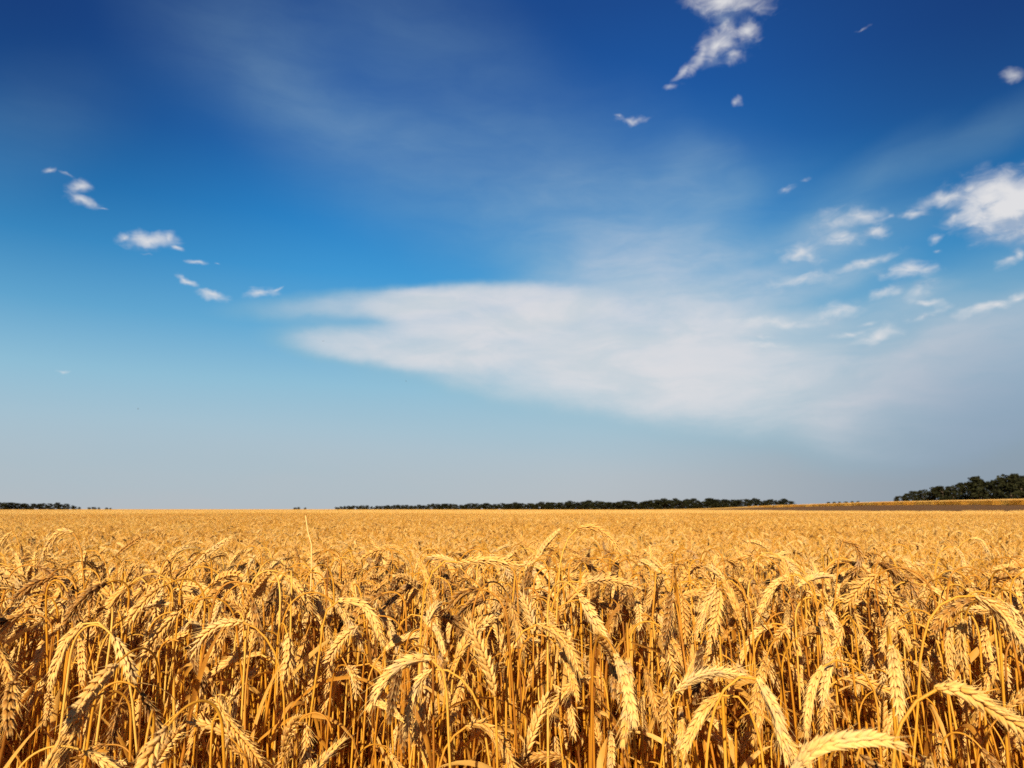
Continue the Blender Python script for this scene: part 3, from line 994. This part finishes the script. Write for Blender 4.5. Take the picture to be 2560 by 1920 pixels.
# ------------------------------------------------------------------ the rest of the field: one object, scattered
def build_field():
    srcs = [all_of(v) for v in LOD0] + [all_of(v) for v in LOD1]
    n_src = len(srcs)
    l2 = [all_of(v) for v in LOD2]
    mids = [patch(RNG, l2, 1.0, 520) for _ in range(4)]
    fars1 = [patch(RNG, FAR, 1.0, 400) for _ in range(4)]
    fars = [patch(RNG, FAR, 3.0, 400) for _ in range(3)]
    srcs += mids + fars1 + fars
    V, Q, M, TI, TP, VID = [], [], [], [], [], []
    off = 0
    for k, (v, q, m, ti, tp) in enumerate(srcs):
        V.append(v); Q.append(q + off); M.append(m); TI.append(ti); TP.append(tp)
        VID.append(np.full(len(v), k))
        off += len(v)
    pts, pick, rot, scl = [], [], [], []
    k = ~is_single & ~hidden
    pts.append(np.column_stack([P_NEAR[k], gz[k]]))
    pick.append(near_pick[k]); scl.append(near_scl[k])
    rot.append(np.column_stack([near_tilt[k], near_rot[k]]))

    def scatter(step, d0, d1, first, count, shrink):
        ys = np.arange(d0 * .70, d1, step)
        P = []
        for y in ys:
            half = 0.80 * y + 2.5 + step
            xs = np.arange(-half, half, step)
            P.append(np.stack([xs, np.full(len(xs), y)], 1))
        P = np.concatenate(P)
        d = np.hypot(P[:, 0], P[:, 1])
        ragged = 1 - .09 * RNG.random(len(P)) ** 2          # single tufts stand out into the bare strip
        ok = (d >= d0) & (d < d1) & ~in_strip(P[:, 0] * ragged, P[:, 1] * ragged)
        P = P[ok]
        n = len(P)
        pts.append(np.column_stack([P, ground_z(P[:, 0], P[:, 1])]))
        pick.append(first + RNG.integers(0, count, n))
        rot.append(np.column_stack([np.zeros(n), np.zeros(n), RNG.integers(0, 4, n) * math.pi / 2]))
        scl.append(np.full(n, 1.0))
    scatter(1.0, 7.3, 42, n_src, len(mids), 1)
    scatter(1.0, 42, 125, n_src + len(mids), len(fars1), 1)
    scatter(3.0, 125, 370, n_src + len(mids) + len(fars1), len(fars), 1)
    pts, pick, rot, scl = [np.concatenate(a) for a in (pts, pick, rot, scl)]
    n = len(pts)
    V.append(pts)
    nv = off
    z1, z3 = np.zeros(nv), np.zeros((nv, 3))
    attrs = {'tint': np.concatenate(TI + [np.zeros(n)]), 'tip': np.concatenate(TP + [np.zeros(n)]),
             'vid': np.concatenate(VID + [np.full(n, -1)]).astype(int),
             'pick': np.concatenate([z1, pick]).astype(int), 'scl': np.concatenate([z1, scl]), 'rot': np.concatenate([z3, rot])}
    me = mesh_from("wheat_field", np.concatenate(V), np.concatenate(Q), np.concatenate(M), attrs, WHEAT)
    o = link("wheat_field", me)
    tag(o, "mass of ripe golden wheat filling the field behind the front rows", "wheat", kind="stuff")
    ng = bpy.data.node_groups.new("scatter_wheat", 'GeometryNodeTree')
    ng.interface.new_socket("Geometry", in_out='INPUT', socket_type='NodeSocketGeometry')
    ng.interface.new_socket("Geometry", in_out='OUTPUT', socket_type='NodeSocketGeometry')
    L = ng.links.new
    nn = ng.nodes.new

    def attr(name, kind):
        a = nn('GeometryNodeInputNamedAttribute')
        a.data_type = kind
        a.inputs['Name'].default_value = name
        return a.outputs['Attribute']
    gi, go = nn('NodeGroupInput'), nn('NodeGroupOutput')
    vid = attr('vid', 'INT')
    cmp_ = nn('FunctionNodeCompare')
    cmp_.data_type = 'INT'
    cmp_.operation = 'GREATER_EQUAL'
    L(vid, cmp_.inputs[2])
    cmp_.inputs[3].default_value = 0
    sep = nn('GeometryNodeSeparateGeometry')
    sep.domain = 'POINT'
    L(gi.outputs[0], sep.inputs['Geometry'])
    L(cmp_.outputs[0], sep.inputs['Selection'])
    sp = nn('GeometryNodeSplitToInstances')
    sp.domain = 'POINT'
    L(sep.outputs[0], sp.inputs['Geometry'])
    L(vid, sp.inputs['Group ID'])
    ip = nn('GeometryNodeInstanceOnPoints')
    L(sep.outputs[1], ip.inputs['Points'])
    L(sp.outputs[0], ip.inputs['Instance'])
    ip.inputs['Pick Instance'].default_value = True
    L(attr('pick', 'INT'), ip.inputs['Instance Index'])
    er = nn('FunctionNodeEulerToRotation')
    L(attr('rot', 'FLOAT_VECTOR'), er.inputs[0])
    L(er.outputs[0], ip.inputs['Rotation'])
    L(attr('scl', 'FLOAT'), ip.inputs['Scale'])
    L(ip.outputs[0], go.inputs[0])
    md = o.modifiers.new("scatter", 'NODES')
    md.node_group = ng
    return n


n_points = build_field()

# ------------------------------------------------------------------ the single stalks
BANDS_X = [(215, "under left trees"), (430, "right of left trees"), (640, "under bare skyline"),
           (840, "below tall bare straw"), (1060, "under middle row's left end"), (1290, "under middle row's left half"),
           (1520, "under middle row's centre"), (1760, "under middle row's right half"), (1985, "under middle row's right end"),
           (2235, "under gap beside grove"), (2400, "under grove's low end"), (9999, "under grove's tall trees")]
BANDS_Y = [(1450, "farther back"), (1560, "upper foreground"), (1680, "mid foreground"),
           (1800, "low foreground"), (9999, "bottom edge")]


def tone(t):
    return "brown" if t < .32 else "golden" if t < .64 else "pale" if t < .8 else "straw-white"


def pose_word(a, b):
    ax, ay = project(a)
    bx, by = project(b)
    ang = math.degrees(math.atan2(-(by - ay), bx - ax)) % 360
    k = int(((ang + 22.5) % 360) // 45)
    return ["ear lying right", "ear rising right", "ear upright", "ear rising left", "ear lying left",
            "ear hanging left", "ear hanging down", "ear hanging right"][k]


def band(v, bands):
    return next(w for lim, w in bands if v < lim)


def label_all(items):
    """items: (object, tint, a, b, mid). Look first, then place; ties are told apart by which lies further left or higher"""
    cells = {}
    for it in items:
        o, t, a, b, m = it
        x, y = project(m)
        key = (tone(t), pose_word(a, b), band(y, BANDS_Y), band(x, BANDS_X))
        cells.setdefault(key, []).append((float(x), float(y), o))
    for (tn, ps, by, bx), lst in cells.items():
        lst.sort(key=lambda q: q[0])
        base = f"{tn} wheat stalk, {ps}, {by}, {bx}"
        n = len(lst)
        if n == 1:
            lst[0][2]["label"] = base
        else:
            words = {2: ["left of two", "right of two"],
                     3: ["leftmost of three", "middle of three", "rightmost of three"]}.get(n)
            for i, (x, y, o) in enumerate(lst):
                if words:
                    w = words[i]
                else:
                    w = "leftmost" if i == 0 else "rightmost" if i == n - 1 else \
                        ["second", "third", "fourth", "fifth", "sixth", "seventh"][i - 1] + " from left"
                o["label"] = f"{tn} wheat stalk, {ps}, {by}, {bx}, {w}"


GROUP = "ripe wheat stalks in the front rows"
items = []
proto = {}


def part_meshes(v, key):
    if key not in proto:
        proto[key] = [('stem', v['stem'].mesh("wheat_stem", WHEAT)), ('ear', v['ear'].mesh("wheat_ear", WHEAT))] + \
            [('leaf', lf.mesh("wheat_leaf", WHEAT)) for lf in v['leaves']]
    return proto[key]


def new_stalk(v, key, loc):
    root = link("wheat_stalk", None, loc=loc)
    root.empty_display_size = 0.02
    tag(root, "ripe wheat stalk", "wheat stalk", GROUP)
    for k, me in part_meshes(v, key):
        link(k, me, root)
    return root


def copy_stalk(src):
    r = src.copy()
    COL.objects.link(r)
    for ch in src.children:
        c = ch.copy()
        COL.objects.link(c)
        c.parent = r
    return r


for i, h in enumerate(HEROES):
    t = h['tint']
    o = new_stalk(h, ('hero', i), h['root'])
    items.append((o, t, h['ear_world'][0], h['ear_world'][-1], h['ear_world'][13]))
first = {}
for i in single:
    k = int(near_pick[i])
    if k not in first:
        o = first[k] = new_stalk(LOD0[k], k, (0, 0, 0))
    else:
        o = copy_stalk(first[k])
    o.location = (P_NEAR[i, 0], P_NEAR[i, 1], gz[i])
    o.rotation_euler = (near_tilt[i, 0], near_tilt[i, 1], near_rot[i])
    s = near_scl[i]
    o.scale = (s, s, s)
    items.append((o, LOD0[k]['tint'], ear_a[i], ear_b[i], ear_mid[i]))
label_all(items)

# the bare straw that sticks up over the field
g = Geo()
d = 1.45
top, mid, bot = [EYE + ray(x, y) * d / ray(x, y)[1] for x, y in ((764, 1289), (772, 1345), (779, 1400))]
gzs = float(ground_z(bot[0], bot[1]))
root = np.array([bot[0] + .01, bot[1], gzs])
tube(g, resample([root, root * .4 + bot * .6, bot, mid, top], 30) - root, np.linspace(.0026, .0014, 30), 6, 0, 1.0, 1.0)
st = link("dry_straw", g.mesh("dry_straw", WHEAT), loc=root)
tag(st, "tall thin bare straw without an ear, rising above the wheat towards the skyline", "straw")


# ------------------------------------------------------------------ trees
def foliage_mat():
    m, N = mat_new("foliage")
    at = N.n('ShaderNodeAttribute', attribute_name='tint')
    oi = N.n('ShaderNodeObjectInfo')
    f = N.math('ADD', N.math('MULTIPLY', at.outputs['Fac'], .75), N.math('MULTIPLY', oi.outputs['Random'], .25))
    c = N.ramp(f, [(0.0, (0.008, 0.009, 0.004)), (.5, (0.016, 0.017, 0.006)), (1.0, (0.028, 0.028, 0.009))])
    p = N.n('ShaderNodeBsdfPrincipled')
    N.link(c, p.inputs['Base Color'])
    p.inputs['Roughness'].default_value = .8
    p.inputs['Specular IOR Level'].default_value = .1
    o = N.n('ShaderNodeOutputMaterial')
    N.link(p.outputs[0], o.inputs['Surface'])
    return m


def bark_mat():
    m, N = mat_new("bark")
    tc = N.n('ShaderNodeTexCoord')
    n = N.noise(N.vmath('MULTIPLY', tc.outputs['Object'], (6, 6, 1)), 2.0, 5, .6)
    p = N.n('ShaderNodeBsdfPrincipled')
    N.link(N.ramp(n.outputs[0], [(.3, (.045, .03, .02)), (.7, (.12, .085, .055))]), p.inputs['Base Color'])
    p.inputs['Roughness'].default_value = .9
    o = N.n('ShaderNodeOutputMaterial')
    N.link(p.outputs[0], o.inputs['Surface'])
    return m


M_LEAVES, M_BARK = foliage_mat(), bark_mat()


def tree_meshes(rng, wide, n_clump, per, leaf, lowest):
    """a tree ten metres tall: trunk with limbs, crown of leaf sprays gathered in uneven clumps"""
    g = Geo()
    top = 6.6
    trunk = np.array([[0, 0, -.6], [.05, 0, 1.5], [rng.normal(0, .15), rng.normal(0, .15), 3.6], [rng.normal(0, .3), rng.normal(0, .3), top]])
    tr = resample(trunk, 10)
    tube(g, tr, np.linspace(.28, .07, 10), 8)
    cl = []
    for k in range(n_clump):
        z = lowest + (9.6 - lowest) * ((k + rng.random()) / n_clump)
        q_ = (z - lowest) / (10.2 - lowest)
        prof = max(.25, 1 - q_ ** 2.6) ** .6 * (.82 + .18 * sstep(0, .3, q_))
        a = rng.uniform(0, 6.28)
        r = wide * prof * math.sqrt(rng.random()) * .85
        cl.append((np.array([math.cos(a) * r, math.sin(a) * r, z]), rng.uniform(.9, 1.75) * (.55 + .45 * prof)))
    for c, rad in cl[::2]:
        i = int(np.clip(c[2] / top * 8, 2, 8))
        b = tr[i]
        tube(g, resample([b, (b + c) / 2 + np.array([0, 0, -.2]), c], 5), np.linspace(.09, .02, 5), 5)
    q = Geo()
    for c, rad in cl:
        n = per
        dirs = unit(rng.normal(0, 1, (n, 3)))
        rr = rad * rng.uniform(.35, 1.08, n) ** .6
        ctr = c + dirs * rr[:, None] * np.array([1.15, 1.15, .85])
        ctr[:, 2] = np.minimum(ctr[:, 2], 10.0 + rng.random(n) * .3)
        nrm = unit(dirs * .7 + rng.normal(0, .7, (n, 3)))
        u = unit(np.cross(nrm, rng.normal(0, 1, (n, 3))))
        w = np.cross(nrm, u)
        s = leaf * rng.uniform(.6, 1.3, n)
        v = np.stack([ctr - u * s[:, None], ctr - w * (s * .55)[:, None], ctr + u * s[:, None], ctr + w * (s * .55)[:, None]], 1)
        q.add(v.reshape(-1, 3), np.arange(n * 4).reshape(n, 4), 0, np.repeat(np.clip(rng.normal(.5, .2, n) + rng.normal(0, .15), 0, 1), 4))
    return g.mesh("tree_trunk", [M_BARK]), q.mesh("tree_crown", [M_LEAVES], smooth=False)


TREES = [tree_meshes(RNG, w, n, 70, .42, lo) for w, n, lo in
         ((3.6, 24, .2), (4.4, 28, .3), (3.0, 22, .3), (4.9, 30, .2), (3.8, 26, .6), (2.8, 20, .2), (4.2, 26, .2), (3.4, 24, .5))]
tree_first = {}


def add_tree(px, dist, height_px, base_py, label, group, wide=1.0, kind=None):
    """a tree by its compass direction, distance and apparent height"""
    r = ray(px, 1273)
    x, y = r[0] / r[1] * dist, dist
    z = float(ground_z(x, y))
    want = EYE[2] + (1273 - (base_py - height_px)) / F * dist   # height of its top
    h = max(2.5, want - z)
    k = int(RNG.integers(len(TREES))) if kind is None else kind
    if k not in tree_first:
        t = link("tree", None)
        link("trunk", TREES[k][0], t)
        link("crown", TREES[k][1], t)
        tree_first[k] = t
    else:
        t = copy_stalk(tree_first[k])
    t.location = (x, y, z)
    t.rotation_euler = (0, 0, RNG.uniform(0, 6.28))
    s = h / 10.1
    t.scale = (s * wide, s * wide, s)
    tag(t, label, "tree", group)
    return t


ORD = ["first", "second", "third", "fourth", "fifth", "sixth", "seventh", "eighth", "ninth", "tenth", "eleventh", "twelfth",
       "thirteenth", "fourteenth", "fifteenth", "sixteenth", "seventeenth", "eighteenth", "nineteenth", "twentieth"]
ORD += ["twenty-" + w for w in ORD[:9]] + ["thirtieth"] + ["thirty-" + w for w in ORD[:9]] + ["fortieth"] + ["forty-" + w for w in ORD[:9]] + ["fiftieth"] + ["fifty-" + w for w in ORD[:9]]


def row(xs, profile, base, tree_h, group, name, jitter=.24, wide=(1.8, 2.7)):
    n = len(xs)
    hs = [float(np.interp(x, profile[0], profile[1])) * RNG.uniform(1 - jitter, 1 + jitter * .6) for x in xs]
    for i, x in enumerate(xs):
        h = hs[i]
        nb = [hs[j] for j in (i - 1, i + 1) if 0 <= j < n]
        size = "taller than its neighbours" if h > max(nb) else "lower than its neighbours" if h < min(nb) else "of middling height"
        b = float(np.interp(x, base[0], base[1]))
        dist = tree_h * F / float(np.interp(x, profile[0], profile[1]))
        dist = float(np.clip(dist * RNG.uniform(.97, 1.03), 150, 1700))
        if i < (n + 1) // 2:
            pos = "at left end" if i == 0 else ORD[i] + " from left"
        else:
            pos = "at right end" if i == n - 1 else ORD[n - 1 - i] + " from right"
        lab = f"dark tree {size}, {pos} in {name}"
        add_tree(x, dist, h, b, lab, group, RNG.uniform(*wide))


# the long row behind the field
xs, x = [], 842.0
while x < 1980:
    xs.append(x)
    x += float(np.interp(x, [840, 1980], [10.5, 15])) * RNG.uniform(.75, 1.25)
row(xs, ([840, 870, 1000, 1180, 1300, 1480, 1700, 1850, 1960, 1985], [7, 10, 11.5, 13, 15, 18.5, 20, 20, 17, 13]),
    ([840, 1280, 1500, 1700, 1900, 1985], [1274, 1273, 1271.5, 1269.5, 1267, 1265.5]), 9.0, "trees in the long middle row", "long middle row")
# left trees
row([2, 22, 43, 62, 84, 104, 126, 147, 166, 184, 198], ([0, 20, 70, 110, 150, 185, 200], [19, 18, 15, 14, 16, 10, 6]),
    ([0, 300], [1273, 1273.5]), 9.5, "trees at the left edge", "left edge trees", .12)
row([222, 234, 247, 266, 276], ([220, 240, 280], [5, 5.5, 4]), ([0, 300], [1273, 1273.5]), 5.5, "low trees right of the left trees", "low clump beside left trees", .15)
row([738, 746, 763], ([730, 745, 768], [3.5, 6, 4]), ([700, 800], [1273.5, 1273.5]), 5.5, "tiny far trees on the skyline", "tiny clump above the bare straw", .1)
# far grey line
row([2072, 2086, 2100, 2116, 2131, 2146], ([2060, 2155], [5.0, 6.0]), ([2060, 2155], [1260.0, 1259.0]), 6.0, "far low trees left of the grove", "far low line", .1)
# the grove on the right
row([2246, 2266, 2288, 2312, 2338, 2362, 2386, 2408, 2436, 2458, 2482, 2508, 2532, 2556, 2584, 2620],
    ([2240, 2266, 2290, 2312, 2340, 2365, 2390, 2412, 2436, 2460, 2482, 2508, 2534, 2560, 2620], [12, 21, 27, 29, 37, 39, 38, 46, 58, 48, 46, 52, 63, 58, 60]),
    ([2240, 2560], [1255.5, 1249]), 7.6, "trees of the right grove", "right grove", .06, (1.3, 1.8))


# ------------------------------------------------------------------ birds
def bird_mesh(rng):
    g = Geo()
    body = np.array([[0, -.11, 0], [0, -.06, .01], [0, 0, .012], [0, .07, .005], [0, .12, .008], [0, .15, .002]])
    tube(g, body, np.array([.012, .03, .036, .028, .02, .004]), 8)
    for s in (-1, 1):
        u = np.linspace(0, 1, 6)
        lead = np.stack([s * u * .24, .05 - .05 * u ** 2, .02 + .05 * np.sin(u * 2.2)], 1)
        trail = lead + np.stack([0 * u, -(.09 * (1 - u ** 2) + .008), -.004 + 0 * u], 1)
        up = np.array([0, 0, .006])
        v = np.concatenate([lead, trail, trail + up, lead + up])
        q = []
        for i in range(5):
            for a, b in ((0, 1), (1, 2), (2, 3), (3, 0)):
                q.append((a * 6 + i, a * 6 + i + 1, b * 6 + i + 1, b * 6 + i))
        g.add(v, q)
    return g


bm, N = mat_new("dark_feathers")
p = N.n('ShaderNodeBsdfPrincipled')
nz = N.noise(N.n('ShaderNodeTexCoord').outputs['Object'], 30, 3, .5)
N.link(N.ramp(nz.outputs[0], [(.3, (.03, .028, .026)), (.7, (.08, .07, .06))]), p.inputs['Base Color'])
p.inputs['Roughness'].default_value = .7
N.link(p.outputs[0], N.n('ShaderNodeOutputMaterial').inputs['Surface'])
bird = bird_mesh(RNG).mesh("bird", [bm])
for px, py, d, rz, lab in ((808, 853, 92, 20, "dark bird flying in front of the white cloud's lower left tip"),
                           (1015, 953, 140, 70, "tiny dark bird below the white cloud's lower edge"),
                           (345, 1022, 120, -30, "tiny dark bird low in the pale sky on the left")):
    r = ray(px, py)
    o = link("bird", bird, loc=EYE + r * d / r[1])
    o.rotation_euler = (R(8), R(14), R(rz))
    tag(o, lab, "bird", "birds in the sky")

print("points", n_points, "single", len(items), "near", N_NEAR)
